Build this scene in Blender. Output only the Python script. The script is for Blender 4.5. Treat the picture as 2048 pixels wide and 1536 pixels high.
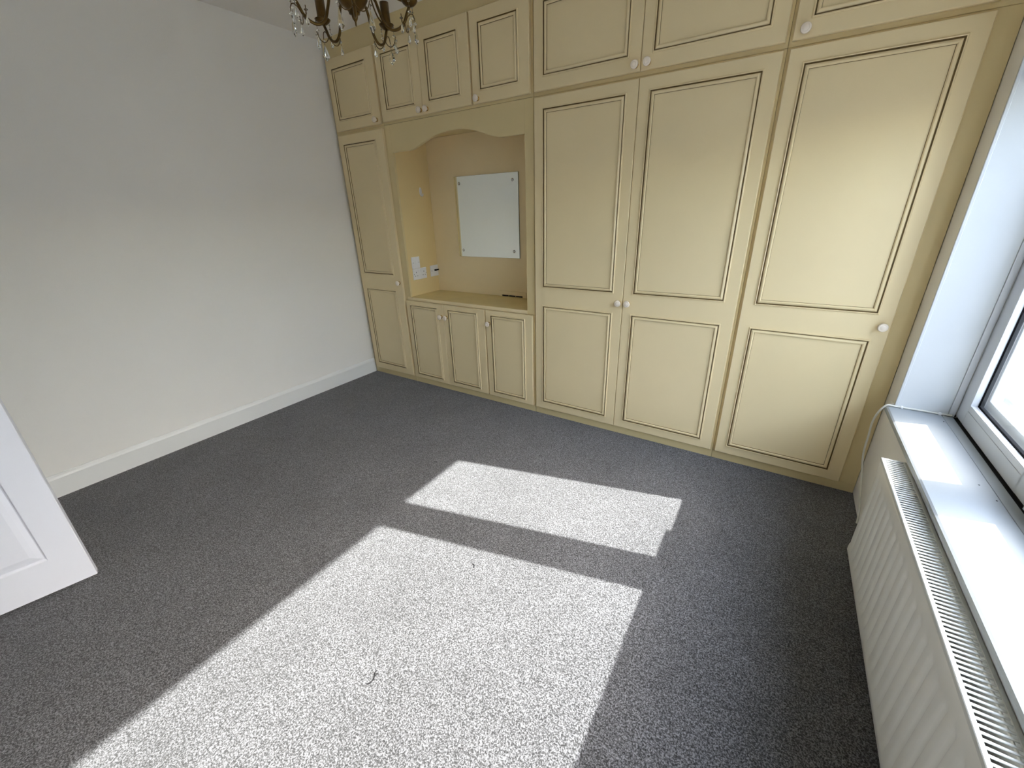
import bpy, math, random
from mathutils import Vector, Matrix
for o in list(bpy.data.objects):
    bpy.data.objects.remove(o, do_unlink=True)
S = bpy.context.scene
COL = S.collection
random.seed(7)

# ------------------------------------------------------------------ camera
cam = bpy.data.objects.new('camera', bpy.data.cameras.new('camera'))
COL.objects.link(cam)
cam.data.sensor_fit = 'HORIZONTAL'
cam.data.sensor_width = 36.0
cam.data.lens = 821.8048 * 36.0 / 2048.0
cam.data.clip_start = 0.02
RT = (0.83886239, 0.54354423, -0.02948811)      # right
DN = (0.18972145, -0.34271667, -0.92008209)     # down
FW = (-0.51021138, 0.76622774, -0.39061413)     # forward
M = Matrix(((RT[0], -DN[0], -FW[0], 2.9572156), (RT[1], -DN[1], -FW[1], -2.2279647),
            (RT[2], -DN[2], -FW[2], 1.3055674), (0, 0, 0, 1)))
cam.matrix_world = M
S.camera = cam

# ------------------------------------------------------------------ light and exposure
SUN_DIR = Vector((-1.0, -0.25, -0.79)).normalized()
W = bpy.data.worlds.new('sky'); S.world = W; W.use_nodes = True
nt = W.node_tree; bg = nt.nodes['Background']
sky = nt.nodes.new('ShaderNodeTexSky'); sky.sky_type = 'NISHITA'; sky.sun_disc = False
sky.sun_elevation = math.atan2(0.79, 1.0308)
sky.sun_rotation = math.atan2(1.0, 0.25)
sky.air_density = 1.0; sky.dust_density = 2.0
mixw = nt.nodes.new('ShaderNodeMixRGB'); mixw.inputs[0].default_value = 0.38
mixw.inputs[2].default_value = (3.6, 3.6, 3.6, 1)      # thin bright cloud over the whole sky
nt.links.new(sky.outputs[0], mixw.inputs[1]); nt.links.new(mixw.outputs[0], bg.inputs[0])
bg.inputs[1].default_value = 2.35
sd = bpy.data.lights.new('sun', 'SUN'); sd.energy = 17.5; sd.angle = math.radians(0.55)
sd.color = (1.0, 0.97, 0.93)
sun = bpy.data.objects.new('sun', sd); COL.objects.link(sun)
sun.rotation_euler = SUN_DIR.to_track_quat('-Z', 'Y').to_euler()
sun.location = (6, 1, 4)
S.view_settings.view_transform = 'Standard'
S.view_settings.look = 'None'
S.view_settings.gamma = 1.0
S.view_settings.exposure = 0.37
S.view_settings.use_curve_mapping = False
S.cycles.max_bounces = 14
S.cycles.diffuse_bounces = 8
S.cycles.glossy_bounces = 5
S.cycles.transmission_bounces = 8
S.cycles.transparent_max_bounces = 12


# ------------------------------------------------------------------ materials
def srgb(r, g, b):
    f = lambda c: (c / 255 / 12.92) if c <= 10 else ((c / 255 + 0.055) / 1.055) ** 2.4
    return (f(r), f(g), f(b), 1)


def mat(name, col, rough=0.5, metal=0.0, spec=0.5, bump=None, var=None, coat=0.0):
    m = bpy.data.materials.new(name); m.use_nodes = True
    n = m.node_tree.nodes; l = m.node_tree.links; p = n['Principled BSDF']
    p.inputs['Base Color'].default_value = col
    p.inputs['Roughness'].default_value = rough
    p.inputs['Metallic'].default_value = metal
    p.inputs['Specular IOR Level'].default_value = spec
    if coat:
        p.inputs['Coat Weight'].default_value = coat; p.inputs['Coat Roughness'].default_value = 0.12
    tc = n.new('ShaderNodeTexCoord')
    if var:   # (scale, amount): soft colour variation
        nz = n.new('ShaderNodeTexNoise'); nz.inputs['Scale'].default_value = var[0]; nz.inputs['Detail'].default_value = 5
        rp = n.new('ShaderNodeValToRGB'); a = var[1]
        rp.color_ramp.elements[0].position = 0.3; rp.color_ramp.elements[1].position = 0.7
        rp.color_ramp.elements[0].color = (col[0] * (1 - a), col[1] * (1 - a), col[2] * (1 - a * 1.2), 1)
        rp.color_ramp.elements[1].color = (min(1, col[0] * (1 + a)), min(1, col[1] * (1 + a)), min(1, col[2] * (1 + a)), 1)
        l.new(tc.outputs['Object'], nz.inputs['Vector']); l.new(nz.outputs['Fac'], rp.inputs[0]); l.new(rp.outputs[0], p.inputs['Base Color'])
    if bump:  # (scale, strength)
        nb = n.new('ShaderNodeTexNoise'); nb.inputs['Scale'].default_value = bump[0]; nb.inputs['Detail'].default_value = 3
        bm = n.new('ShaderNodeBump'); bm.inputs['Strength'].default_value = bump[1]; bm.inputs['Distance'].default_value = 0.002
        l.new(tc.outputs['Object'], nb.inputs['Vector']); l.new(nb.outputs['Fac'], bm.inputs['Height']); l.new(bm.outputs[0], p.inputs['Normal'])
    return m


CREAM = mat('cream_painted_board', srgb(231, 212, 168), 0.36, bump=(260, 0.06), var=(2.5, 0.025))
CREAMD = mat('brown_moulding_groove', srgb(116, 92, 46), 0.5)  # browner tone for the groove faces and inner edge of the mouldings
CREAMF = mat('cream_face_frame', srgb(218, 199, 150), 0.40, bump=(220, 0.08), var=(3, 0.03))
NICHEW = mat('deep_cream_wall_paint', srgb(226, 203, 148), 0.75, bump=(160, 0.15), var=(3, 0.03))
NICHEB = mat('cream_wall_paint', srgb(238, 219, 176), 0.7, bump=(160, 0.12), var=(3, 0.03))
LAMIN = mat('olive_cream_laminate', srgb(222, 203, 144), 0.42, var=(9, 0.05), bump=(400, 0.05))
WALL = mat('white_wall_emulsion', srgb(242, 240, 234), 0.85, bump=(180, 0.16), var=(1.3, 0.015))
CEIL = mat('white_ceiling_emulsion', srgb(240, 237, 232), 0.9, bump=(140, 0.2), var=(2, 0.015))
TRIM = mat('white_satin_trim', srgb(236, 237, 234), 0.4, bump=(60, 0.04))
REVEAL = mat('white_reveal_board', srgb(206, 209, 210), 0.7, spec=0.2, bump=(120, 0.06), var=(4, 0.02))
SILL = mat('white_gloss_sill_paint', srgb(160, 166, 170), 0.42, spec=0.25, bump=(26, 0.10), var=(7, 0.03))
UPVC = mat('white_upvc', srgb(214, 217, 221), 0.28)
BLACK = mat('black_rubber', srgb(6, 6, 8), 0.8, spec=0.1)
DIRT = mat('black_gap_grime', srgb(16, 14, 12), 0.9, var=(60, 0.3))
DOORW = mat('white_door_paint', srgb(234, 236, 244), 0.42, bump=(240, 0.04))
RADW = mat('white_radiator_enamel', srgb(232, 231, 224), 0.3)
RADG = mat('white_grille_enamel', srgb(206, 208, 204), 0.35)
RADI = mat('painted_recess_shade', srgb(34, 36, 36), 0.7)  # shade inside the radiator put into the colour; vent slots use it too
PLAST = mat('white_moulded_plastic', srgb(232, 232, 232), 0.3)
SLOTB = mat('black_slot', srgb(10, 10, 10), 0.8)
CERAM = mat('pale_pink_ceramic', srgb(247, 234, 216), 0.22, coat=0.3)
BRASS = mat('polished_brass', srgb(196, 150, 70), 0.22, metal=1.0)
BRONZE = mat('antique_bronze', srgb(92, 70, 34), 0.36, metal=0.85, var=(40, 0.35))
CHROME = mat('chrome', srgb(210, 212, 214), 0.1, metal=1.0)
MIRROR = mat('silvered_mirror', (0.94, 0.97, 0.92, 1), 0.004, metal=1.0)
MEDGE = mat('mirror_edge', srgb(70, 84, 62), 0.25)
CABLE = mat('white_cable_sheath', srgb(222, 220, 210), 0.4)
def streak_mat(name, c0, c1, rot=(0.5, 0, 0), scl=(4, 9, 0.8)):
    m = bpy.data.materials.new(name); m.use_nodes = True
    n = m.node_tree.nodes; l = m.node_tree.links; p = n['Principled BSDF']; p.inputs['Roughness'].default_value = 0.8
    tc = n.new('ShaderNodeTexCoord'); mp = n.new('ShaderNodeMapping'); mp.inputs['Rotation'].default_value = rot; mp.inputs['Scale'].default_value = scl
    nz = n.new('ShaderNodeTexNoise'); nz.inputs['Scale'].default_value = 2.2; nz.inputs['Detail'].default_value = 7; nz.inputs['Roughness'].default_value = 0.65
    r = n.new('ShaderNodeValToRGB'); r.color_ramp.elements[0].position = 0.35; r.color_ramp.elements[1].position = 0.62
    r.color_ramp.elements[0].color = c0; r.color_ramp.elements[1].color = c1
    l.new(tc.outputs['Object'], mp.inputs[0]); l.new(mp.outputs[0], nz.inputs['Vector']); l.new(nz.outputs['Fac'], r.inputs[0]); l.new(r.outputs[0], p.inputs['Base Color'])
    return m


ROOFM = streak_mat('streaked_pale_render', srgb(112, 124, 138), srgb(178, 180, 190))
GROUND = streak_mat('streaked_pale_paving', srgb(122, 124, 128), srgb(172, 167, 162), (0, 0, 0.25), (6, 0.9, 1))


def glass_mat(name, thin):
    m = bpy.data.materials.new(name); m.use_nodes = True
    n = m.node_tree.nodes; l = m.node_tree.links; n.remove(n['Principled BSDF']); out = n['Material Output']
    if thin:
        tr = n.new('ShaderNodeBsdfTransparent'); tr.inputs[0].default_value = (0.95, 0.965, 0.96, 1)
        gl = n.new('ShaderNodeBsdfGlossy'); gl.inputs['Roughness'].default_value = 0.01
        fw = n.new('ShaderNodeLayerWeight'); fw.inputs[0].default_value = 0.5
        p5 = n.new('ShaderNodeMath'); p5.operation = 'POWER'; p5.inputs[1].default_value = 5.0
        fr = n.new('ShaderNodeMath'); fr.operation = 'MULTIPLY_ADD'; fr.inputs[1].default_value = 0.6; fr.inputs[2].default_value = 0.03
        l.new(fw.outputs['Facing'], p5.inputs[0]); l.new(p5.outputs[0], fr.inputs[0])
        mx = n.new('ShaderNodeMixShader')
        l.new(fr.outputs[0], mx.inputs[0]); l.new(tr.outputs[0], mx.inputs[1]); l.new(gl.outputs[0], mx.inputs[2]); l.new(mx.outputs[0], out.inputs[0])
    else:
        g = n.new('ShaderNodeBsdfGlass'); g.inputs['IOR'].default_value = 1.52; g.inputs['Roughness'].default_value = 0.02
        g.inputs[0].default_value = (0.97, 0.97, 0.95, 1)
        l.new(g.outputs[0], out.inputs[0])
    return m


PANE = glass_mat('window_glass', True)
CRYSTAL = glass_mat('cut_crystal', False)


def carpet_mat():
    m = bpy.data.materials.new('grey_twist_pile_carpet'); m.use_nodes = True
    n = m.node_tree.nodes; l = m.node_tree.links; p = n['Principled BSDF']
    p.inputs['Roughness'].default_value = 1.0; p.inputs['Specular IOR Level'].default_value = 0.1
    p.inputs['Sheen Weight'].default_value = 0.25; p.inputs['Sheen Roughness'].default_value = 0.6
    tc = n.new('ShaderNodeTexCoord')
    wp = n.new('ShaderNodeTexNoise'); wp.inputs['Scale'].default_value = 90; wp.inputs['Detail'].default_value = 2
    l.new(tc.outputs['Object'], wp.inputs['Vector'])
    ad = n.new('ShaderNodeVectorMath'); ad.operation = 'MULTIPLY_ADD'; ad.inputs[1].default_value = (0.006, 0.006, 0.006)
    l.new(wp.outputs['Color'], ad.inputs[0]); l.new(tc.outputs['Object'], ad.inputs[2])
    a = n.new('ShaderNodeTexNoise'); a.inputs['Scale'].default_value = 240; a.inputs['Detail'].default_value = 3; a.inputs['Roughness'].default_value = 0.7
    l.new(ad.outputs[0], a.inputs['Vector'])
    r = n.new('ShaderNodeValToRGB'); e = r.color_ramp.elements
    e[0].position = 0.39; e[0].color = (0.011, 0.011, 0.0122, 1)
    e[1].position = 0.63; e[1].color = (0.275, 0.276, 0.297, 1)
    mid = r.color_ramp.elements.new(0.5); mid.color = (0.090, 0.091, 0.097, 1)
    l.new(a.outputs['Fac'], r.inputs[0])
    b = n.new('ShaderNodeTexNoise'); b.inputs['Scale'].default_value = 3.2; b.inputs['Detail'].default_value = 6; b.inputs['Roughness'].default_value = 0.6
    l.new(tc.outputs['Object'], b.inputs['Vector'])
    mr = n.new('ShaderNodeMapRange'); mr.inputs['From Min'].default_value = 0.3; mr.inputs['From Max'].default_value = 0.7
    mr.inputs['To Min'].default_value = 0.75; mr.inputs['To Max'].default_value = 1.0
    l.new(b.outputs['Fac'], mr.inputs['Value'])
    mu = n.new('ShaderNodeVectorMath'); mu.operation = 'SCALE'
    l.new(r.outputs[0], mu.inputs[0]); l.new(mr.outputs[0], mu.inputs['Scale']); l.new(mu.outputs[0], p.inputs['Base Color'])
    bm = n.new('ShaderNodeBump'); bm.inputs['Strength'].default_value = 0.8; bm.inputs['Distance'].default_value = 0.004
    l.new(a.outputs['Fac'], bm.inputs['Height']); l.new(bm.outputs[0], p.inputs['Normal'])
    return m


CARPET = carpet_mat()


# ------------------------------------------------------------------ mesh helpers
def wallrot(p):
    """the window wall is not quite square to the wardrobe: turn about the corner"""
    a = 0.015; x = p[0] - 3.423; y = p[1]
    if y > 0: return (p[0], p[1], p[2])
    return (3.423 + x * math.cos(a) - y * math.sin(a), x * math.sin(a) + y * math.cos(a), p[2])


class MB:
    def __init__(s, T=None):
        s.v = []; s.f = []; s.m = []; s.s = []; s.T = T; s.mats = []

    def mi(s, m):
        if m not in s.mats: s.mats.append(m)
        return s.mats.index(m)

    def add(s, vs, fs, m, smooth=False):
        b = len(s.v); s.v += [tuple(v) for v in vs]; k = s.mi(m)
        for f in fs:
            s.f.append(tuple(i + b for i in f)); s.m.append(k); s.s.append(smooth)
        return s

    def box(s, x0, x1, y0, y1, z0, z1, m, bev=0.0):
        if x0 > x1: x0, x1 = x1, x0
        if y0 > y1: y0, y1 = y1, y0
        if z0 > z1: z0, z1 = z1, z0
        b = min(bev, (x1 - x0) / 2.01, (y1 - y0) / 2.01, (z1 - z0) / 2.01)
        if b <= 0:
            vs = [(x, y, z) for x in (x0, x1) for y in (y0, y1) for z in (z0, z1)]
            fs = [(0, 1, 3, 2), (4, 6, 7, 5), (0, 4, 5, 1), (2, 3, 7, 6), (0, 2, 6, 4), (1, 5, 7, 3)]
            return s.add(vs, fs, m)
        # chamfered box: 24 vertices
        vs = []; idx = {}
        for ix, x in enumerate((x0, x1)):
            for iy, y in enumerate((y0, y1)):
                for iz, z in enumerate((z0, z1)):
                    sx, sy, sz = (1 if ix == 0 else -1), (1 if iy == 0 else -1), (1 if iz == 0 else -1)
                    idx[(ix, iy, iz)] = len(vs)
                    vs += [(x, y + sy * b, z + sz * b), (x + sx * b, y, z + sz * b), (x + sx * b, y + sy * b, z)]
        g = lambda a, k: idx[a] + k
        fs = []
        for i in (0, 1):
            q = [(i, 0, 0), (i, 1, 0), (i, 1, 1), (i, 0, 1)]; fs.append([g(a, 0) for a in (q if i == 1 else q[::-1])])
            q = [(0, i, 0), (1, i, 0), (1, i, 1), (0, i, 1)]; fs.append([g(a, 1) for a in (q if i == 0 else q[::-1])])
            q = [(0, 0, i), (1, 0, i), (1, 1, i), (0, 1, i)]; fs.append([g(a, 2) for a in (q if i == 1 else q[::-1])])
        for i in (0, 1):
            for j in (0, 1):
                fs.append([g((i, j, 0), 0), g((i, j, 1), 0), g((i, j, 1), 1), g((i, j, 0), 1)])
                fs.append([g((i, 0, j), 0), g((i, 1, j), 0), g((i, 1, j), 2), g((i, 0, j), 2)])
                fs.append([g((0, i, j), 1), g((1, i, j), 1), g((1, i, j), 2), g((0, i, j), 2)])
        for a in idx: fs.append([g(a, 0), g(a, 1), g(a, 2)])
        return s.add(vs, fs, m)

    def tube(s, pts, r, m, n=8, cap=True):
        pts = [Vector(p) for p in pts]; rs = r if isinstance(r, (list, tuple)) else [r] * len(pts)
        vs = []; fs = []; t0 = (pts[1] - pts[0]).normalized()
        nrm = t0.orthogonal().normalized()
        for i, p in enumerate(pts):
            t = (pts[min(i + 1, len(pts) - 1)] - pts[max(i - 1, 0)]).normalized()
            nrm = (nrm - t * nrm.dot(t)).normalized(); bn = t.cross(nrm)
            for k in range(n):
                a = 2 * math.pi * k / n
                vs.append(p + (nrm * math.cos(a) + bn * math.sin(a)) * rs[i])
        for i in range(len(pts) - 1):
            for k in range(n):
                fs.append((i * n + k, i * n + (k + 1) % n, (i + 1) * n + (k + 1) % n, (i + 1) * n + k))
        if cap:
            fs.append(tuple(range(n))[::-1]); fs.append(tuple((len(pts) - 1) * n + k for k in range(n)))
        return s.add(vs, fs, m, True)

    def lathe(s, prof, m, n=20, c=(0, 0, 0), axis='z', smooth=True):
        vs = []; fs = []
        for r, h in prof:
            for k in range(n):
                a = 2 * math.pi * k / n; x, y = r * math.cos(a), r * math.sin(a)
                p = {'z': (x, y, h), 'y': (x, h, y), 'x': (h, x, y)}[axis]
                vs.append((p[0] + c[0], p[1] + c[1], p[2] + c[2]))
        for i in range(len(prof) - 1):
            for k in range(n):
                fs.append((i * n + k, i * n + (k + 1) % n, (i + 1) * n + (k + 1) % n, (i + 1) * n + k))
        fs.append(tuple(range(n))[::-1]); fs.append(tuple((len(prof) - 1) * n + k for k in range(n)))
        return s.add(vs, fs, m, smooth)

    def build(s, name, parent=None, kind=None, label=None, cat=None, group=None, recalc=True):
        me = bpy.data.meshes.new(name)
        org = Vector(WORLD_OF.get(parent, (0, 0, 0))) if parent else Vector((0, 0, 0))
        vs = [s.T(v) if s.T else v for v in s.v]
        me.from_pydata([Vector(v) - org for v in vs], [], s.f)
        for m in s.mats: me.materials.append(m)
        me.polygons.foreach_set('material_index', s.m)
        me.polygons.foreach_set('use_smooth', s.s)
        me.update()
        if recalc:
            import bmesh
            b = bmesh.new(); b.from_mesh(me); bmesh.ops.recalc_face_normals(b, faces=b.faces); b.to_mesh(me); b.free()
        o = bpy.data.objects.new(name, me); COL.objects.link(o)
        if parent: o.parent = parent; WORLD_OF[o] = tuple(org)
        else: WORLD_OF[o] = (0, 0, 0)
        tag(o, label, cat, group, kind)
        return o


WORLD_OF = {}


def tag(o, label=None, cat=None, group=None, kind=None):
    if label: o['label'] = label
    if cat: o['category'] = cat
    if group: o['group'] = group
    if kind: o['kind'] = kind
    return o


def thing(name, loc, label=None, cat=None, group=None, kind=None):
    o = bpy.data.objects.new(name, None); COL.objects.link(o); o.location = loc; o.empty_display_size = 0.1
    WORLD_OF[o] = tuple(loc)
    return tag(o, label, cat, group, kind)


# ------------------------------------------------------------------ room shell
CZ = 2.40
MB().box(-0.25, 3.9, -3.1, 0.75, -0.12, 0.0, CARPET).build('floor', kind='structure', label='grey flecked twist pile carpet with bright sun patches')
MB().box(-0.25, 3.9, -3.1, 0.75, CZ, CZ + 0.12, CEIL).build('ceiling', kind='structure', label='plain white ceiling above the chandelier')
MB().box(-0.25, -0.005, -3.1, 0.75, 0, CZ, WALL).build('wall_left', kind='structure', label='plain white wall left of the wardrobes')
MB().box(-0.005, 3.7, 0.62, 0.75, 0, CZ, WALL).build('wall_back', kind='structure', label='wall behind the fitted wardrobes')
wf = MB()
wf.box(-0.005, 0.66, -3.05, -2.92, 0, CZ, WALL).box(1.50, 3.7, -3.05, -2.92, 0, CZ, WALL).box(0.66, 1.50, -3.05, -2.92, 2.03, CZ, WALL)
wf.build('wall_front', kind='structure', label='white wall with the doorway behind the camera')
hb = MB()
hb.box(0.2, 2.0, -4.2, -4.1, 0, CZ, WALL).box(0.1, 0.2, -4.2, -3.05, 0, CZ, WALL).box(2.0, 2.1, -4.2, -3.05, 0, CZ, WALL)
hb.box(0.1, 2.1, -4.2, -3.1, -0.12, 0, CARPET).box(0.1, 2.1, -4.2, -3.1, CZ, CZ + 0.12, CEIL)
hb.build('wall_hall', kind='structure', label='white hallway beyond the doorway')
dt = MB()
dt.box(0.66, 0.695, -3.05, -2.92, 0, 2.03, TRIM).box(1.465, 1.50, -3.05, -2.92, 0, 2.03, TRIM).box(0.695, 1.465, -3.05, -2.92, 1.995, 2.03, TRIM)
dt.box(0.60, 0.67, -2.92, -2.905, 0, 2.09, TRIM, .004).box(1.49, 1.56, -2.92, -2.905, 0, 2.09, TRIM, .004).box(0.67, 1.49, -2.92, -2.905, 2.02, 2.09, TRIM, .004)
dt.build('trim_1', kind='structure', label='white door lining and architrave')


def baseboard(name, p0, p1, inward, T=None, label=None):
    """profile swept straight from p0 to p1; inward = unit vector into the room"""
    prof = [(0, 0), (0.015, 0), (0.015, 0.100), (0.011, 0.110), (0.0045, 0.121), (0, 0.122)]
    vs = []; n = len(prof)
    for p in (p0, p1):
        for d, z in prof: vs.append((p[0] + inward[0] * d, p[1] + inward[1] * d, z))
    fs = [(i, (i + 1) % n, n + (i + 1) % n, n + i) for i in range(n)] + [tuple(range(n)), tuple(range(n, 2 * n))[::-1]]
    return MB(T).add(vs, fs, TRIM).build(name, kind='structure', label=label)


baseboard('baseboard_left', (-0.005, 0.0), (-0.005, -2.92), (1, 0), label='white skirting board along the left wall')
baseboard('baseboard_front', (1.56, -2.92), (3.42, -2.92), (0, 1), label='white skirting board behind the camera')

# window wall: local x from 3.423 outward
WX = 3.423; RY0, RY1 = -0.137, -2.36; SZ = 0.524; HZ = 1.72
ww = MB(wallrot)
ww.box(WX, WX + 0.28, 0.66, RY0, 0, CZ, WALL)
ww.box(WX, WX + 0.28, RY0, RY1, 0, SZ - 0.0235, WALL)
ww.box(WX, WX + 0.28, RY0, RY1, HZ, CZ, WALL)
ww.box(WX, WX + 0.28, RY1, -3.05, 0, CZ, WALL)
ww.build('wall_right', kind='structure', label='white wall with the window and radiator')

win = thing('window_1', (WX + 0.18, RY0, SZ), kind='structure', label='white framed window with deep reveal and painted sill')
wb = lambda: MB(wallrot)
# reveal linings with corner bead
r = wb()
r.box(WX + 0.004, WX + 0.156, RY0, RY0 - 0.004, SZ, HZ, REVEAL)
r.build('reveal_lining', win)
r = wb(); r.box(WX + 0.157, WX + 0.174, RY0, RY0 - 0.010, SZ, HZ, UPVC, .001)
r.build('reveal_strip', win)
r = wb(); r.box(WX - 0.0015, WX + 0.0085, RY0 + 0.002, RY0 - 0.0068, SZ + 0.003, HZ, REVEAL, .0015)
r.build('corner_bead', win)
r = wb()
r.box(WX, WX + 0.174, RY1 + 0.004, RY1, SZ, HZ, REVEAL).box(WX, WX + 0.174, RY0, RY1, HZ - 0.004, HZ, REVEAL)
r.build('reveal_lining', win)
# sill board: rounded nose
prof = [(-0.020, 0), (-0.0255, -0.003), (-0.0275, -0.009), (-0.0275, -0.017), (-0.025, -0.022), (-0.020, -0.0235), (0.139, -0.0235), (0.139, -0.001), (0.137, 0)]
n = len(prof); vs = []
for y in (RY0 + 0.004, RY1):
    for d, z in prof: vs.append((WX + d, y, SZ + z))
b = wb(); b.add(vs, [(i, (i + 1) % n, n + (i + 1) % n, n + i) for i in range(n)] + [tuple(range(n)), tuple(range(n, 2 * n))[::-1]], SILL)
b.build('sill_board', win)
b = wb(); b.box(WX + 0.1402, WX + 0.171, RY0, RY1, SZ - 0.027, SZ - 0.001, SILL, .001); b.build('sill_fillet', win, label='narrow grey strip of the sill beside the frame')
b = wb(); b.box(WX + 0.171, WX + 0.185, RY0, RY1, SZ - 0.03, SZ - 0.006, DIRT)
b.box(WX + 0.184, WX + 0.235, RY0, RY1, SZ - 0.03, SZ + 0.0045, DIRT)
b.box(WX + 0.150, WX + 0.178, RY0 - 0.001, RY0 - 0.008, SZ - 0.001, SZ + 0.006, DIRT)
b.box(WX + 0.006, WX + 0.150, RY0 - 0.004, RY0 - 0.0065, SZ + .0002, SZ + 0.0035, DIRT)
b.build('gap', win, label='black open joint between sill and frame')
for (hx, hy) in ((3.554, -0.213), (3.536, -0.668), (3.553, -0.74)):
    h = wb(); h.lathe([(0.0022, 0.0001), (0.0018, 0.0006)], DIRT, 8, (hx, hy, SZ)); h.build('nail_hole', win)
# outer frame
FX = WX + 0.178; FD = 0.062; FB = SZ + 0.004; FT = HZ - 0.008; PW = 0.081; PZ = 0.603 - FB
A0, A1 = RY0 - PW, -0.668        # pane opening of the narrow light
B0, B1 = -0.838, -2.20           # wide light


def member(name, y0, y1, z0, z1, x0=FX, x1=FX + FD, m=UPVC, bev=.002, label=None, parent=None):
    q = wb(); q.box(x0, x1, y0, y1, z0, z1, m, bev); return q.build(name, parent or win, label=label)


member('frame_jamb', RY0 - 0.001, A0, FB, FT)
member('frame_jamb', RY1 + 0.001, RY1 + 0.075, FB, FT)
member('frame_head', A0, RY1 + 0.075, FT - 0.075, FT)
q = wb()   # bottom rail in two strips with a joint line 2 cm below the glass
q.box(FX, FX + FD, A0, A1 - 0.012, FB, FB + PZ - 0.0215, UPVC, .001)
q.box(FX, FX + FD, A0, A1 - 0.012, FB + PZ - 0.0203, FB + PZ, UPVC, .001)
q.box(FX + .003, FX + FD, A0, A1 - 0.012, FB + 0.04, FB + PZ - 0.01, BLACK)
q.build('frame_sill_rail', win)
member('frame_mullion', A1, -0.73, FB, FT)
member('frame_sill_rail', -0.73, RY1 + 0.075, FB, FB + 0.03)
GT = FT - 0.075
# outside flange that holds the glass
fl = wb()
fl.box(FX + 0.036, FX + 0.062, A0, A1, FB + PZ - .02, FB + PZ + 0.034, UPVC, .002)
fl.box(FX + 0.036, FX + 0.062, A0, A0 - 0.018, FB + PZ, GT, UPVC, .002)
fl.box(FX + 0.036, FX + 0.062, A1 + 0.012, A1, FB + PZ, GT, UPVC, .002)
fl.build('outer_flange', win, label='pale outside lip of the narrow light')


def ring(name, y0, y1, z0, z1, x0, x1, w, m, parent=win, label=None):
    q = wb()
    q.box(x0, x1, y0, y0 - w, z0, z1, m).box(x0, x1, y1 + w, y1, z0, z1, m)
    q.box(x0, x1, y0 - w, y1 + w, z0, z0 + w, m).box(x0, x1, y0 - w, y1 + w, z1 - w, z1, m)
    return q.build(name, parent, label=label)


ring('glazing_bead', A0, A1, FB + PZ, GT, FX + 0.001, FX + 0.019, 0.0012, UPVC)
ring('gasket', A0 - .0005, A1 + .0005, FB + PZ + .0005, GT, FX + 0.019, FX + 0.033, 0.0035, BLACK, label='black rubber gasket')
q = wb(); q.box(FX + 0.021, FX + 0.025, A0, A1, FB + PZ, GT, PANE); q.build('pane', win, label='clear glass pane of the narrow light')
# opening sash of the wide light, standing proud
sash = wb()
SX0, SX1, SF = FX - 0.016, FX + 0.044, 0.062
sy0, sy1, sz0, sz1 = -0.776, B1 - 0.02, 0.536, GT + 0.03
sash.box(SX0, SX1, sy0, sy0 - SF, sz0, sz1, UPVC, .003).box(SX0, SX1, sy1 + SF, sy1, sz0, sz1, UPVC, .003)
sash.box(SX0, SX1, sy0 - SF, sy1 + SF, sz0, sz0 + 0.045, UPVC, .003).box(SX0, SX1, sy0 - SF, sy1 + SF, sz1 - SF, sz1, UPVC, .003)
sash.build('sash', win, label='opening sash standing proud of the frame')
member('frame_mullion', -0.73, -0.775, FB, FT, x0=FX + 0.004)
ring('gasket', sy0 - SF, sy1 + SF, sz0 + .045, sz1 - SF, FX + 0.012, FX + 0.028, 0.0035, BLACK)
q = wb(); q.box(FX + 0.016, FX + 0.020, sy0 - SF, sy1 + SF, sz0 + .045, sz1 - SF, PANE); q.build('pane', win, label='clear glass pane of the wide light')
# outside sill
q = wb(); q.box(FX + 0.062, FX + 0.165, RY0 + .03, RY1, 0.478, 0.497, UPVC, .003); q.build('outside_sill', win)

# outdoors: a pale rendered garden wall and paving, seen through the glass
MB().box(3.75, 14.0, -8.0, 14.0, -0.5, -0.35, GROUND).build('paving', kind='structure', label='pale paving outside the window')
gw = MB()
gw.box(5.3, 5.5, -5.0, 9.0, -0.35, 1.62, ROOFM).box(5.27, 5.53, -5.0, 9.0, 1.62, 1.68, ROOFM, .01)
gw.build('garden_wall', label='pale rendered garden wall outside the window', cat='wall')

# ------------------------------------------------------------------ white panelled door, standing open
NH = Vector((-0.2226, -0.9749, 0)); NF = Vector((0.9749, -0.2226, 0)); DC = Vector((0.867, -2.129, 0.010))


def doorpt(s_, d, z):     # s along door from free edge, d depth behind visible face
    p = DC + NH * s_ - NF * d
    return (p.x, p.y, DC.z + z)


door = thing('door_1', (0.697, -2.872, 0.0), kind='structure', label='white six panel door standing open at the left')
DWID, DH, DTH = 0.762, 1.98, 0.035
cols = [(0.092, 0.331), (0.431, 0.670)]
rows = [(0.142, 0.74), (0.90, 1.50), (1.60, 1.86)]


def cells(x0, x1, z0, z1, holes):
    xs = sorted({x0, x1} | {h[0] for h in holes} | {h[1] for h in holes})
    zs = sorted({z0, z1} | {h[2] for h in holes} | {h[3] for h in holes})
    out = []
    for i in range(len(xs) - 1):
        for j in range(len(zs) - 1):
            cx, cz = (xs[i] + xs[i + 1]) / 2, (zs[j] + zs[j + 1]) / 2
            if not any(h[0] < cx < h[1] and h[2] < cz < h[3] for h in holes):
                out.append((xs[i], xs[i + 1], zs[j], zs[j + 1]))
    return out


holes = [(a, b_, c, d) for a, b_ in cols for c, d in rows]
d = MB(); P = doorpt; e = 0.002
for (a, b_, c, dd) in cells(e, DWID, e, DH - e, holes):
    d.add([P(a, 0, c), P(b_, 0, c), P(b_, 0, dd), P(a, 0, dd)], [(0, 1, 2, 3)], DOORW)
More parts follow.
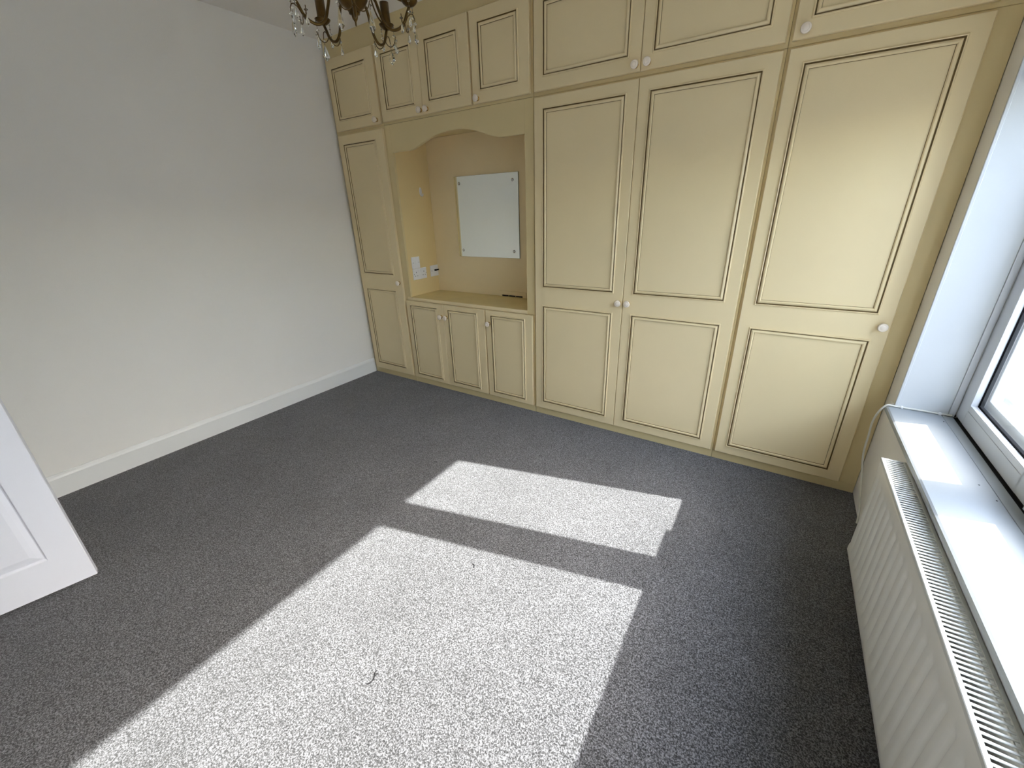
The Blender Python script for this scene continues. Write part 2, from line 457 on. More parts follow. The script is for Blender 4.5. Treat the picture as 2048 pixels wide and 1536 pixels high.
# edge, top, bottom and back, with a small chamfer on the free edge
d.add([P(e, 0, e), P(e, 0, DH - e), P(0, e, DH - e), P(0, e, e)], [(0, 1, 2, 3)], DOORW)
d.add([P(0, e, e), P(0, e, DH - e), P(0, DTH, DH - e), P(0, DTH, e)], [(0, 1, 2, 3)], DOORW)
d.add([P(e, 0, e), P(0, e, e), P(0, DTH, e), P(DWID, DTH, e), P(DWID, 0, e)], [(0, 1, 2, 3, 4)], DOORW)
d.add([P(e, 0, DH - e), P(0, e, DH - e), P(0, DTH, DH - e), P(DWID, DTH, DH - e), P(DWID, 0, DH - e)], [(0, 1, 2, 3, 4)], DOORW)
d.add([P(DWID, 0, e), P(DWID, 0, DH - e), P(DWID, DTH, DH - e), P(DWID, DTH, e)], [(0, 1, 2, 3)], DOORW)
d.add([P(0, DTH, e), P(0, DTH, DH - e), P(DWID, DTH, DH - e), P(DWID, DTH, e)], [(0, 1, 2, 3)], DOORW)
d.build('door_leaf', door, recalc=False)


def ringed(mb, x0, x1, z0, z1, prof, fn, m_of, centre=None):
    """rectangular rings following prof [(inset, height, material)], then the centre face"""
    for (i0, h0, _), (i1, h1, m1) in zip(prof, prof[1:]):
        o = [(x0 + i0, z0 + i0), (x1 - i0, z0 + i0), (x1 - i0, z1 - i0), (x0 + i0, z1 - i0)]
        q = [(x0 + i1, z0 + i1), (x1 - i1, z0 + i1), (x1 - i1, z1 - i1), (x0 + i1, z1 - i1)]
        vs = [fn(x, h0, z) for x, z in o] + [fn(x, h1, z) for x, z in q]
        mb.add(vs, [(k, (k + 1) % 4, 4 + (k + 1) % 4, 4 + k) for k in range(4)], m1)
    i, h, _ = prof[-1]
    if centre:
        mb.add([fn(x0 + i, h, z0 + i), fn(x1 - i, h, z0 + i), fn(x1 - i, h, z1 - i), fn(x0 + i, h, z1 - i)], [(0, 1, 2, 3)], centre)


pd = [(0, 0, DOORW), (0.002, 0.0015, DOORW), (0.005, 0.0062, DOORW), (0.008, 0.0075, DOORW), (0.0105, 0.0068, DOORW), (0.022, 0.0035, DOORW), (0.036, 0.0008, DOORW)]
for a, b_ in cols:
    for c, dd in rows:
        pm = MB(); ringed(pm, a, b_, c, dd, pd, P, None, DOORW)
        pm.build('door_panel', door, recalc=False)
for hz in (0.2, 1.0, 1.75):
    h = MB(); h.lathe([(0.006, 0), (0.006, 0.09)], BRASS, 10, (P(DWID + 0.004, -0.003, 0)[0], P(DWID + 0.004, -0.003, 0)[1], hz)); h.build('hinge', door)

# ------------------------------------------------------------------ fitted wardrobes
TH = 0.020   # door thickness
DEP = 0.58


def fdoor(parent, x0, x1, z0, z1, panels, knob, name='door', label=None):
    """door with applied mouldings, browner in the grooves; panels [(x0,x1,z0,z1)]; knob (x,z)"""
    mb = MB(); F = lambda x, h, z: (x, -TH + h, z); e = 0.0025
    for (a, b_, c, dd) in cells(x0 + e, x1 - e, z0 + e, z1 - e, panels):
        mb.add([F(a, 0, c), F(b_, 0, c), F(b_, 0, dd), F(a, 0, dd)], [(0, 1, 2, 3)], CREAM)
    for (a, b_, c, dd) in panels:   # flat field, level with the door
        mb.add([F(a, 0.0005, c), F(b_, 0.0005, c), F(b_, 0.0005, dd), F(a, 0.0005, dd)], [(0, 1, 2, 3)], CREAM)
    # chamfered edges and sides
    o = [(x0 + e, z0 + e), (x1 - e, z0 + e), (x1 - e, z1 - e), (x0 + e, z1 - e)]
    q = [(x0, z0), (x1, z0), (x1, z1), (x0, z1)]
    vs = [F(x, 0, z) for x, z in o] + [F(x, e, z) for x, z in q] + [F(x, TH - 0.0015, z) for x, z in q]
    mb.add(vs, [(k, (k + 1) % 4, 4 + (k + 1) % 4, 4 + k) for k in range(4)] + [(4 + k, 4 + (k + 1) % 4, 8 + (k + 1) % 4, 8 + k) for k in range(4)] + [(8, 9, 10, 11)], CREAM)
    dr = mb.build(name, parent, recalc=False, label=label)
    for (a, b_, c, dd) in panels:
        mm = MB()
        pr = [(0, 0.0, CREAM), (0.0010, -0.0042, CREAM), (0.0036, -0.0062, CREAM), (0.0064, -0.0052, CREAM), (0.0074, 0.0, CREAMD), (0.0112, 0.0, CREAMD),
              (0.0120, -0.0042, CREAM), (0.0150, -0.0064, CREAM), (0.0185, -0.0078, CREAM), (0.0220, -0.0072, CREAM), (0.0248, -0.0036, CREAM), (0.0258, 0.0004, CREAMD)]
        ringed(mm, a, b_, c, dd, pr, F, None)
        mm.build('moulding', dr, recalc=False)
    if knob:
        place_knob(dr, parent, knob)
    return dr


KN = None
KB = None


def place_knob(dr, root, k):
    global KN, KB
    org = Vector(WORLD_OF[root])
    if KN is None:
        m = MB()
        m.lathe([(0.0088, -0.004), (0.0085, -0.010), (0.0120, -0.013), (0.0162, -0.017), (0.0178, -0.0215), (0.0170, -0.0255), (0.0145, -0.0285), (0.0122, -0.0290), (0.0112, -0.0280), (0.0102, -0.0290), (0.0070, -0.0305), (0.0030, -0.0312)], CERAM, 24, (0, 0, 0), 'y')
        KNo = m.build('knob', None); KN = KNo.data; bpy.data.objects.remove(KNo)
        m = MB(); m.lathe([(0.0120, 0.0), (0.0124, -0.0015), (0.0105, -0.0030), (0.0075, -0.0045), (0.0078, -0.0075), (0.0086, -0.0100)], BRASS, 20, (0, 0, 0), 'y')
        KNo = m.build('knob_collar', None); KB = KNo.data; bpy.data.objects.remove(KNo)
    for nm, me, lab in (('knob', KN, 'pale ceramic knob'), ('knob_collar', KB, 'brass collar')):
        o = bpy.data.objects.new(nm, me); COL.objects.link(o); o.parent = dr
        o.location = Vector((k[0], -TH, k[1])) - org
        o['label'] = lab


def unit(name, x0, x1, z0, z1, label, cat='wardrobe', group=None, plinth=False):
    group = {'wardrobe': 'cream fitted wardrobes', 'cupboard': 'cream top cupboards over the wardrobes'}.get(cat)
    t = thing(name, ((x0 + x1) / 2, 0.3, z0), label, cat, group)
    g = 0.0006
    zz = z0 + (0.046 if plinth else 0)
    MB().box(x0 + g, x1 - g, 0.0, DEP, zz, z1 - (0 if z1 >= 2.39 else g), CREAMF, .0012).build('carcass', t)
    if plinth:
        MB().box(x0 + g, x1 - g, 0.0012, DEP, z0, zz - 0.0006, CREAMF, .0008).build('plinth', t)
    return t


ZS = 1.845
XA, XB, XC, XD, XE = 0.0105, 0.517, 1.667, 2.796, 3.4231
u = unit('wardrobe', XA, XB, 0, ZS, 'narrow cream wardrobe with one tall door beside the left wall', plinth=True)
fdoor(u, .043, .508, .054, 1.830, [(.0905, .438, .101, .752), (.0905, .438, .866, 1.776)], (.481, .813))
u = unit('top_cupboard', XA, XB, ZS, CZ, 'leftmost small cream top cupboard, over the narrow wardrobe', 'cupboard')
fdoor(u, .043, .508, 1.856, 2.277, [(.0905, .438, 1.913, 2.223)], (.473, 1.881))
u = unit('top_cupboard', XB, XC, ZS + 0.002, CZ, 'cream top cupboard with three doors above the arched alcove', 'cupboard')
fdoor(u, .526, .8948, 1.861, 2.277, [(.577, .838, 1.915, 2.223)], (.876, 1.884))
fdoor(u, .8972, 1.271, 1.861, 2.277, [(.950, 1.201, 1.915, 2.223)], (.930, 1.884))
fdoor(u, 1.283, 1.6545, 1.861, 2.277, [(1.335, 1.592, 1.915, 2.223)], (1.316, 1.883))
u = unit('base_cabinet', XB, XC, 0, 0.684, 'low cream cabinet with three doors under the alcove worktop', 'cabinet', plinth=True)
for (a, b_, pa, pb, kx) in ((.527, .8998, .567, .850, .880), (.9022, 1.277, .945, 1.216, .930), (1.286, 1.657, 1.327, 1.603, 1.313)):
    fdoor(u, a, b_, .054, .684, [(pa, pb, .080, .657)], (kx, .593))
XW = 2.2312
u = unit('wardrobe', XC + 0.0018, XD, 0, ZS, 'wide cream wardrobe with a pair of tall doors, right of the alcove', plinth=True)
fdoor(u, 1.680, XW - .0012, .054, 1.836, [(1.731, 2.178, .100, .758), (1.731, 2.178, .864, 1.787)], (2.210, .815))
fdoor(u, XW + .0012, 2.785, .054, 1.836, [(2.281, 2.732, .100, .758), (2.281, 2.732, .864, 1.787)], (2.261, .816))
u = unit('top_cupboard', XC + 0.0018, XD, ZS, CZ, 'wide two door cream top cupboard over the paired wardrobe doors', 'cupboard')
fdoor(u, 1.680, XW - .0012, 1.861, 2.277, [(1.731, 2.178, 1.917, 2.223)], (2.210, 1.885))
fdoor(u, XW + .0012, 2.785, 1.861, 2.277, [(2.281, 2.732, 1.917, 2.223)], (2.265, 1.887))
u = unit('wardrobe', XD, XE, 0, ZS, 'cream wardrobe with one wide tall door beside the window', plinth=True)
fdoor(u, 2.807, 3.356, .054, 1.836, [(2.856, 3.307, .100, .758), (2.856, 3.307, .864, 1.787)], (3.328, .817))
u = unit('top_cupboard', XD, XE, ZS, CZ, 'rightmost cream top cupboard, over the wardrobe beside the window', 'cupboard')
fdoor(u, 2.807, 3.356, 1.861, 2.277, [(2.856, 3.307, 1.917, 2.223)], (2.845, 1.887))

# alcove: stiles, arched pelmet, side, back and top panels
NL, NR, NB, NTOP = 0.566, 1.609, 0.332, 1.795
al = thing('alcove_surround', (1.09, 0.16, 0.709), 'cream arched alcove surround between the wardrobes', 'alcove')
MB().box(XB + .0006, NL, 0, 0.018, .685, ZS, CREAMF, .001).build('stile', al)
MB().box(NR, XC - .0006, 0, 0.018, .685, ZS, CREAMF, .001).build('stile', al)
arch = [(NL, 1.683), (0.744, 1.683)]
ctl = [(0.744, 1.683), (0.775, 1.690), (0.817, 1.704), (0.870, 1.721), (0.923, 1.736), (0.990, 1.749), (1.071, 1.757), (1.120, 1.7575), (1.173, 1.755), (1.265, 1.738), (1.343, 1.713), (1.390, 1.698), (1.435, 1.686)]


def catmull(pts, k=5):
    out = []
    for i in range(len(pts) - 1):
        p0 = pts[max(i - 1, 0)]; p1 = pts[i]; p2 = pts[i + 1]; p3 = pts[min(i + 2, len(pts) - 1)]
        for j in range(k):
            t = j / k
            out.append(tuple(0.5 * ((2 * b1) + (-a1 + c1) * t + (2 * a1 - 5 * b1 + 4 * c1 - d1) * t * t + (-a1 + 3 * b1 - 3 * c1 + d1) * t ** 3) for a1, b1, c1, d1 in zip(p0, p1, p2, p3)))
    out.append(tuple(pts[-1])); return out


low = [(NL, 1.6835)] + catmull(ctl, 4) + [(1.450, 1.6845), (NR, 1.6845)]
pm = MB()
nl = len(low); e = 0.002
vs = [(x, 0, z + e) for x, z in low] + [(x, 0, ZS) for x, z in low] + [(x, e, z) for x, z in low] + [(x, 0.018, z) for x, z in low] + [(x, 0.018, ZS) for x, z in low]
fs = []
for i in range(nl - 1):
    fs += [(i, i + 1, nl + i + 1, nl + i), (i, 2 * nl + i, 2 * nl + i + 1, i + 1), (2 * nl + i, 3 * nl + i, 3 * nl + i + 1, 2 * nl + i + 1), (3 * nl + i, 4 * nl + i, 4 * nl + i + 1, 3 * nl + i + 1), (nl + i, nl + i + 1, 4 * nl + i + 1, 4 * nl + i)]
fs += [(0, nl, 4 * nl, 3 * nl, 2 * nl), (nl - 1, 2 * nl - 1, 5 * nl - 1, 4 * nl - 1, 3 * nl - 1)]
pm.add(vs, fs, CREAMF).build('arched_pelmet', al)
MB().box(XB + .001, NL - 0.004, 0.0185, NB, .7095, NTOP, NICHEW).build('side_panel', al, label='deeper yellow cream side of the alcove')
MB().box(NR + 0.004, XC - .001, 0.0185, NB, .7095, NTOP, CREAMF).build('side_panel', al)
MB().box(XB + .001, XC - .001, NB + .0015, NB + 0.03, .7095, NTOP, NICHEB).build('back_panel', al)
MB().box(XB + .001, XC - .001, 0.0185, NB + 0.03, NTOP + .0015, ZS - .001, CREAMF).build('top_panel', al)
wt = MB()
wt.box(0.535, 1.612, -0.004, 0.0, 0.6855, 0.7090, CREAM, .0015)
wt.box(NL, NR, 0.0, 0.0190, 0.6855, 0.7090, LAMIN)
wt.box(XB + .001, XC - .001, 0.0188, NB + 0.03, 0.6855, 0.7090, LAMIN, .001)
wt.build('worktop', label='olive cream worktop in the arched alcove', cat='worktop')

# ------------------------------------------------------------------ alcove fittings
NX = NL - 0.004


def plate(x, y0, y1, z0, z1, b=0.0035):
    return MB().box(x, x + 0.009, y0, y1, z0, z1, PLAST, b)


def screw(parent, y, z, x=NX + 0.009):
    MB().lathe([(0.0028, 0.0), (0.0026, 0.0006)], SLOTB, 8, (x, y, z), 'x').build('screw', parent)


t = thing('switch_plate', (NX, 0.091, 0.912), 'single white switch plate above the double socket', 'switch')
plate(NX, 0.049, 0.133, 0.912, 0.997).build('plate', t)
MB().box(NX + 0.009, NX + 0.0115, 0.080, 0.102, 0.940, 0.972, PLAST, .001).build('rocker', t)
for y in (0.061, 0.121): screw(t, y, 0.955)
t = thing('double_socket', (NX, 0.122, 0.831), 'white double plug socket low on the alcove side', 'socket')
plate(NX, 0.050, 0.195, 0.828, 0.911).build('plate', t)
for yc, yr in ((0.082, 0.108), (0.163, 0.136)):
    for (a, b_, c, dd) in ((yc - 0.0022, yc + 0.0022, 0.878, 0.887), (yc - 0.0145, yc - 0.0085, 0.8545, 0.859), (yc + 0.0085, yc + 0.0145, 0.8545, 0.859)):
        MB().box(NX + 0.0088, NX + 0.0094, a, b_, c, dd, SLOTB).build('pin_hole', t)
    MB().box(NX + 0.009, NX + 0.0120, yr - 0.007, yr + 0.007, 0.884, 0.902, PLAST, .001).build('rocker', t)
for y in (0.058, 0.187): screw(t, y, 0.870)
t = thing('aerial_socket', (NX, 0.283, 0.830), 'square white aerial outlet plate with a short black plug', 'socket')
plate(NX, 0.240, 0.3295, 0.829, 0.914).build('plate', t)
MB().tube([(NX + 0.009, 0.286, 0.876), (NX + 0.020, 0.288, 0.876), (NX + 0.028, 0.296, 0.878), (NX + 0.033, 0.308, 0.880)], [0.0062, 0.0062, 0.0052, 0.0045], BLACK, 10).build('plug', t, label='short black plug')
screw(t, 0.253, 0.872)
t = thing('adhesive_hook', (NX, 0.226, 1.415), 'small white stick-on hook on the alcove side', 'hook')
hp = MB(); vs = []; pr = []
for k in range(16):
    a = 2 * math.pi * k / 16; pr.append((0.0125 * math.cos(a), 0.030 * math.sin(a)))
vs = [(NX + 0.0005, 0.226 + a, 1.447 + b_) for a, b_ in pr] + [(NX + 0.004, 0.226 + a * .9, 1.447 + b_ * .95) for a, b_ in pr]
hp.add(vs, [(k, (k + 1) % 16, 16 + (k + 1) % 16, 16 + k) for k in range(16)] + [tuple(range(16)), tuple(range(16, 32))], PLAST).build('base', t)
MB().tube([(NX + 0.003, 0.226, 1.437), (NX + 0.006, 0.226, 1.424), (NX + 0.013, 0.226, 1.418), (NX + 0.020, 0.227, 1.424), (NX + 0.022, 0.228, 1.434)], [0.006, 0.006, 0.006, 0.0055, 0.004], PLAST, 10).build('hook_arm', t)
t = thing('vent_grille', (1.287, NB, 0.712), 'cream vent strip at the back corner of the worktop', 'vent')
MB().box(1.167, 1.405, NB - 0.004, NB + .0012, 0.7215, 0.7500, NICHEB, .001).box(1.167, 1.190, NB - 0.004, NB + .0012, 0.7095, 0.7215, NICHEB).box(1.372, 1.405, NB - 0.004, NB + .0012, 0.7095, 0.7215, NICHEB).build('plate', t)
for k in range(3):
    MB().box(1.192 + k * 0.061, 1.247 + k * 0.061, NB - 0.002, NB + .001, 0.7110, 0.7195, RADI).build('slot', t, label='dark vent slot')

# mirror fixed by four screws
t = thing('mirror', (1.083, NB, 0.986), 'frameless rectangular mirror on the alcove back', 'mirror')
mx0, mx1, mz0, mz1 = 0.808, 1.357, 0.986, 1.534
MB().box(mx0, mx1, NB - 0.006, NB - 0.0005, mz0, mz1, MEDGE).build('backing', t)
MB().box(mx0 + .0006, mx1 - .0006, NB - 0.0068, NB - 0.0060, mz0 + .0006, mz1 - .0006, MIRROR).build('glass_plate', t)
for sx in (0.853, 1.312):
    for sz in (1.032, 1.488):
        MB().lathe([(0.0085, -0.0068), (0.0085, -0.0085), (0.0070, -0.0105), (0.0035, -0.0118)], CHROME, 16, (sx, NB, sz), 'y').lathe([(0.0098, -0.0066), (0.0098, -0.0072)], BLACK, 16, (sx, NB, sz), 'y').build('screw_cap', t, label='domed chrome screw cap')

# ------------------------------------------------------------------ radiator
RX0, RX1, RZ0, RZ1, RYA, RYB = 3.338, 3.403, 0.080, 0.490, -0.552, -2.152
rad = thing('radiator', (WX - 0.05, (RYA + RYB) / 2, 0.0), 'white double panel radiator under the window sill', 'radiator')
# front panel: pressed flutes, pitch 5 cm, hexagonal raised fields between rounded grooves
fz0, fz1 = 0.112, 0.436


def sheet(xf, sgn):
    m = MB(wallrot); ys = []; n = int(round((RYA - RYB) / 0.05)); vs = []; fs = []
    zl = [RZ0, RZ0 + 0.004, fz0 - 0.012, fz0, fz0 + 0.010, fz0 + 0.022, fz1 - 0.022, fz1 - 0.010, fz1, fz1 + 0.012, RZ1 - 0.022, RZ1 - 0.010, RZ1 - 0.003]
    per = [0.0, 0.08, 0.16, 0.24, 0.32, 0.5, 0.68, 0.76, 0.84, 0.92]
    cols_ = [(RYA, -1)] + [(RYA - 0.05 * (i + p), p) for i in range(n) for p in per if not (i == 0 and p == 0)] + [(RYB, -1)]
    for (y, p) in cols_:
        for z in zl:
            h = 0.0
            if z in (RZ0, RZ1 - 0.003): h = -0.006
            if z == RZ1 - 0.010: h = -0.002
            if p >= 0 and fz0 - 0.001 <= z <= fz1 + 0.001:
                w = min(p, 1 - p)                      # 0 at groove centre, .5 at field centre
                endk = min((z - fz0) / 0.022, (fz1 - z) / 0.022, 1.0)
                half = 0.30 + 0.20 * (1 - endk)
                g = 0.5 + 0.5 * math.cos(math.pi * min(1.0, w / half))
                h = -0.0075 * g * min(1, 0.15 + endk)
            if p == -1: h -= 0.005
            vs.append((xf - sgn * h if sgn < 0 else xf - h, y, z))
    nz = len(zl)
    for i in range(len(cols_) - 1):
        for j in range(nz - 1): fs.append((i * nz + j, (i + 1) * nz + j, (i + 1) * nz + j + 1, i * nz + j + 1))
    m.add(vs, fs, RADW, True)
    return m


fs_ = sheet(RX0, 1)
# front sheet: outward is -x, so flip the sign of the relief
fs_.v = [(RX0 + abs(v[0] - RX0), v[1], v[2]) for v in fs_.v]
fs_.build('front_panel', rad)
b2 = MB(wallrot); b2.box(RX0 + 0.0095, RX0 + 0.013, RYA - .003, RYB + .003, RZ0 + .004, RZ1 - 0.040, RADI); b2.build('inner_sheet', rad)  # sheet coloured dark to give the gaps under the grille their shade
b2 = MB(wallrot); b2.box(RX1 - 0.0085, RX1 - .001, RYA - .003, RYB + .003, RZ0, RZ1 - 0.020, RADW, .002); b2.build('back_panel', rad)
# end covers
for ya, yb in ((RYA, RYA - 0.002), (RYB + 0.002, RYB)):
    m = MB(wallrot); m.box(RX0 + .004, RX1, ya, yb, RZ0 + 0.004, RZ1, RADW, .0006); m.build('end_cover', rad)
# convector fins between the sheets, one folded strip
fin = MB(wallrot); k = 0; y = RYA - 0.01
while y > RYB + 0.01:
    fin.box(RX0 + 0.013, RX0 + 0.036, y, y - 0.0012, RZ0 + 0.02, RZ1 - 0.055, RADI); y -= 0.0125
o = fin.build('convector_fins', rad); o['kind'] = 'stuff'
# top grille: two rims and slats
m = MB(wallrot); m.box(RX0 - 0.0005, RX0 + 0.0085, RYA, RYB, RZ1 - 0.012, RZ1 + .0005, RADG, .0015).build('front_rim', rad)
m = MB(wallrot); m.box(RX1 - 0.0085, RX1 + 0.001, RYA, RYB, RZ1 - 0.014, RZ1, RADG, .0015)
m.build('back_rim', rad)
slat_me = None
PITCH = 0.0125
y = RYA - 0.006; slats = []
while y > RYB + 0.006:
    if slat_me is None:
        q = MB(); q.box(RX0 + 0.008, RX1 - 0.008, -0.0023, 0.0023, RZ1 - 0.0035, RZ1 - .0002, RADG, .0008)
        q.v = [(v[0] - RX0, v[1], v[2] - RZ1) for v in q.v]
        tmp = q.build('slat', None); slat_me = tmp.data; bpy.data.objects.remove(tmp)
    o = bpy.data.objects.new('slat', slat_me); COL.objects.link(o); o.parent = rad
    p = Vector(wallrot((RX0, y, RZ1))); o.location = p - Vector(WORLD_OF[rad]); o.rotation_euler = (0, 0, 0.015)
    y -= PITCH
for by in (RYA - 0.2, RYB + 0.2):
    m = MB(wallrot); m.box(RX1 - .001, WX, by - 0.015, by + 0.015, 0.14, 0.42, RADG, .001).build('wall_bracket', rad)
m = MB(wallrot); m.tube([(RX0 + 0.03, RYB - 0.03, 0.0), (RX0 + 0.03, RYB - 0.03, 0.105), (RX0 + 0.03, RYB + .002, 0.108)], 0.0075, CHROME, 10).build('pipe', rad)

# ------------------------------------------------------------------ loose cable
pts = [(3.592, -0.150, SZ + .006), (3.575, -0.1455, SZ + .0045), (3.52, -0.1445, SZ + .0045), (3.46, -0.1445, SZ + .0045), (3.425, -0.1455, SZ + .005), (3.400, -0.148, SZ + .005),
       (3.3855, -0.142, 0.497), (3.3800, -0.132, 0.460), (3.3805, -0.118, 0.420), (3.3855, -0.108, 0.364), (3.3910, -0.100, 0.270), (3.4030, -0.138, 0.182), (3.4125, -0.200, 0.093), (3.4185, -0.235, 0.030), (3.4180, -0.250, 0.004)]
cb = thing('cable', (3.40, -0.06, 0.0), 'thin white cable hanging from the sill corner to the floor', 'cable')
MB().tube(catmull(pts, 5), 0.0038, CABLE, 8).build('sheath', cb)
for cx in (3.446, 3.558):
    MB().box(cx - .004, cx + .004, -0.1505, -0.1395, SZ, SZ + 0.0095, PLAST, .0012).build('clip', cb, label='small white cable clip')
MB(wallrot).box(WX - 0.010, WX, -0.136, -0.105, 0.508, 0.536, TRIM, .004).build('filler_lump', win, label='lump of filler at the end of the sill')

# ------------------------------------------------------------------ marks in the carpet
fl_ = bpy.data.objects['floor']
MARK = mat('dark_carpet_backing', srgb(26, 25, 28), 0.95)


def mark(strokes, nm='carpet_slit'):
    m = MB()
    for pts_, w in strokes:
        m.tube([(a, b_, 0.0006) for a, b_ in pts_], w, MARK, 6)
    o = m.build(nm, None); o.parent = fl_; return o


mark([([(2.124, -1.783), (2.122, -1.789), (2.129, -1.797), (2.136, -1.806), (2.135, -1.819), (2.129, -1.826)], 0.0016), ([(2.133, -1.785), (2.131, -1.792), (2.132, -1.796)], 0.0012)])
mark([([(1.478, -0.829), (1.487, -0.829), (1.497, -0.825)], 0.0014)])
mark([([(2.118, -1.297), (2.130, -1.300), (2.137, -1.311)], 0.0017)])
mark([([(2.742, -0.868), (2.765, -0.873), (2.785, -0.880)], 0.0007), ([(2.776, -0.884), (2.778, -0.900), (2.776, -0.925)], 0.0009), ([(2.795, -0.885), (2.792, -0.905)], 0.0006), ([(2.768, -0.915), (2.774, -0.930)], 0.0009)], 'castor_dent')

# ------------------------------------------------------------------ chandelier
CX, CY = 1.710, -1.150
ch = thing('chandelier', (CX, CY, 1.835), 'antique bronze chandelier hung with crystal drops, at the ceiling', 'chandelier')
L = lambda r, a, z: (CX + r * math.cos(a), CY + r * math.sin(a), z)
MB().lathe([(0.055, 2.400), (0.055, 2.392), (0.045, 2.380), (0.022, 2.366), (0.008, 2.360)], BRONZE, 24, (CX, CY, 0)).build('ceiling_rose', ch)
m = MB(); z = 2.362; k = 0
while z > 2.155:
    a = 0 if k % 2 == 0 else math.pi / 2
    pts_ = [(CX + 0.008 * math.cos(t_) * math.cos(a), CY + 0.008 * math.cos(t_) * math.sin(a), z - 0.012 + 0.013 * math.sin(t_)) for t_ in [2 * math.pi * j / 12 for j in range(13)]]
    m.tube(pts_, 0.0017, BRONZE, 6, cap=False); z -= 0.021; k += 1
m.build('chain', ch)
MB().lathe([(0.003, 2.150), (0.006, 2.146), (0.010, 2.138), (0.006, 2.128), (0.0045, 2.10), (0.0045, 2.06), (0.016, 2.050), (0.020, 2.035), (0.010, 2.015), (0.008, 1.975), (0.022, 1.955),
            (0.034, 1.935), (0.037, 1.915), (0.040, 1.902), (0.044, 1.900), (0.040, 1.893), (0.034, 1.884), (0.022, 1.876), (0.016, 1.868)], BRONZE, 28, (CX, CY, 0)).build('centre_column', ch)
MB().lathe([(0.016, 1.868), (0.016, 1.864), (0.009, 1.861), (0.009, 1.857), (0.0075, 1.852), (0.0045, 1.848), (0.0028, 1.845), (0.0022, 1.836), (0.001, 1.834)], BRONZE, 16, (CX, CY, 0)).build('finial', ch)

drop_n = 0


def bipyr(m, c, r, h1, h2, n, flat=1.0, ang=0.0):
    """faceted drop hanging below c: r radius, h1 to the widest line, h2 from there to the point"""
    x, y, z = c
    ca, sa = math.cos(ang), math.sin(ang)
    vs = [(x, y, z)]
    for rr, hz in ((r * 0.45, h1 * 0.35), (r, h1)):
        for k in range(n):
            a = 2 * math.pi * (k + .5) / n; px, py = rr * math.cos(a), rr * math.sin(a) * flat
            vs.append((x + px * ca - py * sa, y + px * sa + py * ca, z - hz))
    vs.append((x, y, z - h1 - h2))
    fs = [(0, 1 + k, 1 + (k + 1) % n) for k in range(n)] + [(1 + k, 1 + n + k, 1 + n + (k + 1) % n, 1 + (k + 1) % n) for k in range(n)] + [(1 + n + k, 1 + 2 * n, 1 + n + (k + 1) % n) for k in range(n)]
    m.add(vs, fs, CRYSTAL)


def pendant(p, kind, ang=0.0, chain=0.0):
    """bead, wire link and drop, hung at point p"""
    x, y, z = p
    root = MB()
    z1 = z - 0.003 - chain
    ln = MB(); ln.tube([(x, y, z + .001), (x, y, z1)], 0.0007, BRONZE, 5)
    zb = z1
    if kind == 'kite': bipyr(root, (x, y, zb - 0.014), 0.0135, 0.031, 0.013, 6, 0.5, ang); zz = zb - 0.014
    elif kind == 'icicle': bipyr(root, (x, y, zb - 0.014), 0.0150, 0.040, 0.013, 6, 0.6, ang); zz = zb - 0.014
    else: bipyr(root, (x, y, zb - 0.014), 0.0058, 0.022, 0.006, 6, 0.9, ang); zz = zb - 0.014
    dr = root.build('crystal_drop', ch, label='faceted clear crystal drop')
    bd = MB(); bipyr(bd, (x, y, zb), 0.0055, 0.0045, 0.0045, 8)
    j = 0.008
    while j < chain:
        bipyr(bd, (x, y, z - j + .004), 0.0032, 0.003, 0.003, 6); j += 0.011
    bd.build('bead', dr)
    ln.tube([(x, y, zb - 0.008), (x, y, zz)], 0.0009, BRONZE, 5); ln.build('link', dr)


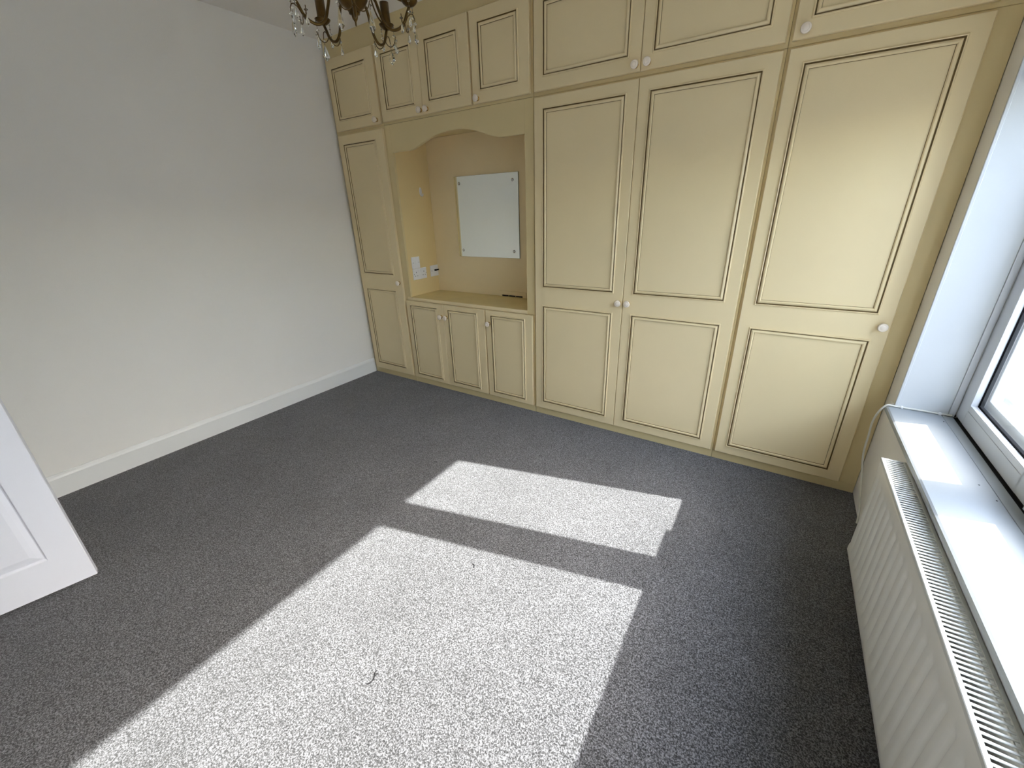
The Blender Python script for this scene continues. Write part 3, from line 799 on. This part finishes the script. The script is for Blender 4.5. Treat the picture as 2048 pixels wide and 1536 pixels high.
ZP = 1.886
for k in range(5):
    ang = math.radians(176 - 72 * k); ca, sa = math.cos(ang), math.sin(ang)

    def A(r, t, z): return (CX + r * ca - t * sa, CY + r * sa + t * ca, z)
    prof_ = [(0.028, 1.900), (0.048, 1.908), (0.066, 1.896), (0.076, 1.868), (0.088, 1.838), (0.108, 1.822), (0.130, 1.824), (0.148, 1.838), (0.158, 1.858), (0.166, 1.872), (0.170, ZP)]
    arm = MB().tube([A(r, 0, z) for r, z in catmull(prof_, 4)], 0.0042, BRONZE, 8).build('arm', ch)
    MB().lathe([(0.003, ZP - 0.012), (0.012, ZP - 0.009), (0.020, ZP - 0.003), (0.0245, ZP + 0.003), (0.0235, ZP + 0.004), (0.016, ZP + 0.001)], BRONZE, 20, A(0.170, 0, 0)).build('drip_pan', arm)
    MB().lathe([(0.0135, ZP), (0.0150, ZP + 0.010), (0.0145, ZP + 0.014), (0.0145, ZP + 0.062), (0.0132, ZP + 0.062), (0.0132, ZP + 0.055)], BRONZE, 18, A(0.170, 0, 0)).build('candle_sleeve', arm)
    # scroll brace from column to pan
    pr2 = [(0.020, 1.958), (0.042, 1.985), (0.070, 1.990), (0.092, 1.965), (0.108, 1.925), (0.128, 1.900), (0.150, 1.890), (0.160, 1.888)]
    MB().tube([A(r, 0.004, z) for r, z in catmull(pr2, 4)], 0.0024, BRONZE, 7).build('scroll', arm)
    # hooks below: two to the sides, one outwards
    for sgn in (-1, 1):
        hk = [(0.150, 0.0, 1.842), (0.150, sgn * 0.005, 1.832), (0.150, sgn * 0.014, 1.823), (0.150, sgn * 0.026, 1.822), (0.150, sgn * 0.037, 1.832), (0.150, sgn * 0.042, 1.846)]
        MB().tube([A(*h) for h in catmull(hk, 4)], 0.0013, BRONZE, 6).build('hook', arm)
        pendant(A(0.150, sgn * 0.0415, 1.843), 'icicle' if k == 3 else 'small', ang)
    if k == 3: continue
    hk = [(0.152, 0, 1.838), (0.160, 0, 1.851), (0.170, 0, 1.858), (0.178, 0, 1.854), (0.181, 0, 1.840)]
    MB().tube([A(*h) for h in catmull(hk, 4)], 0.0013, BRONZE, 6).build('hook', arm)
    pendant(A(0.181, 0, 1.841), 'kite', ang + math.pi / 2)
    # pan drops on little bead strings
    for sgn in (-1, 1):
        pendant(A(0.172, sgn * 0.023, ZP + .001), 'small', ang, 0.024)
for k in range(5):
    a = math.radians(176 - 72 * k + 36)
    MB().tube([L(0.018, a, 2.035), L(0.05, a, 2.055), L(0.075, a, 2.050), L(0.088, a, 2.035)], 0.0016, BRONZE, 6).build('hook', ch)
    pendant(L(0.088, a, 2.037), 'icicle', a, 0.030)
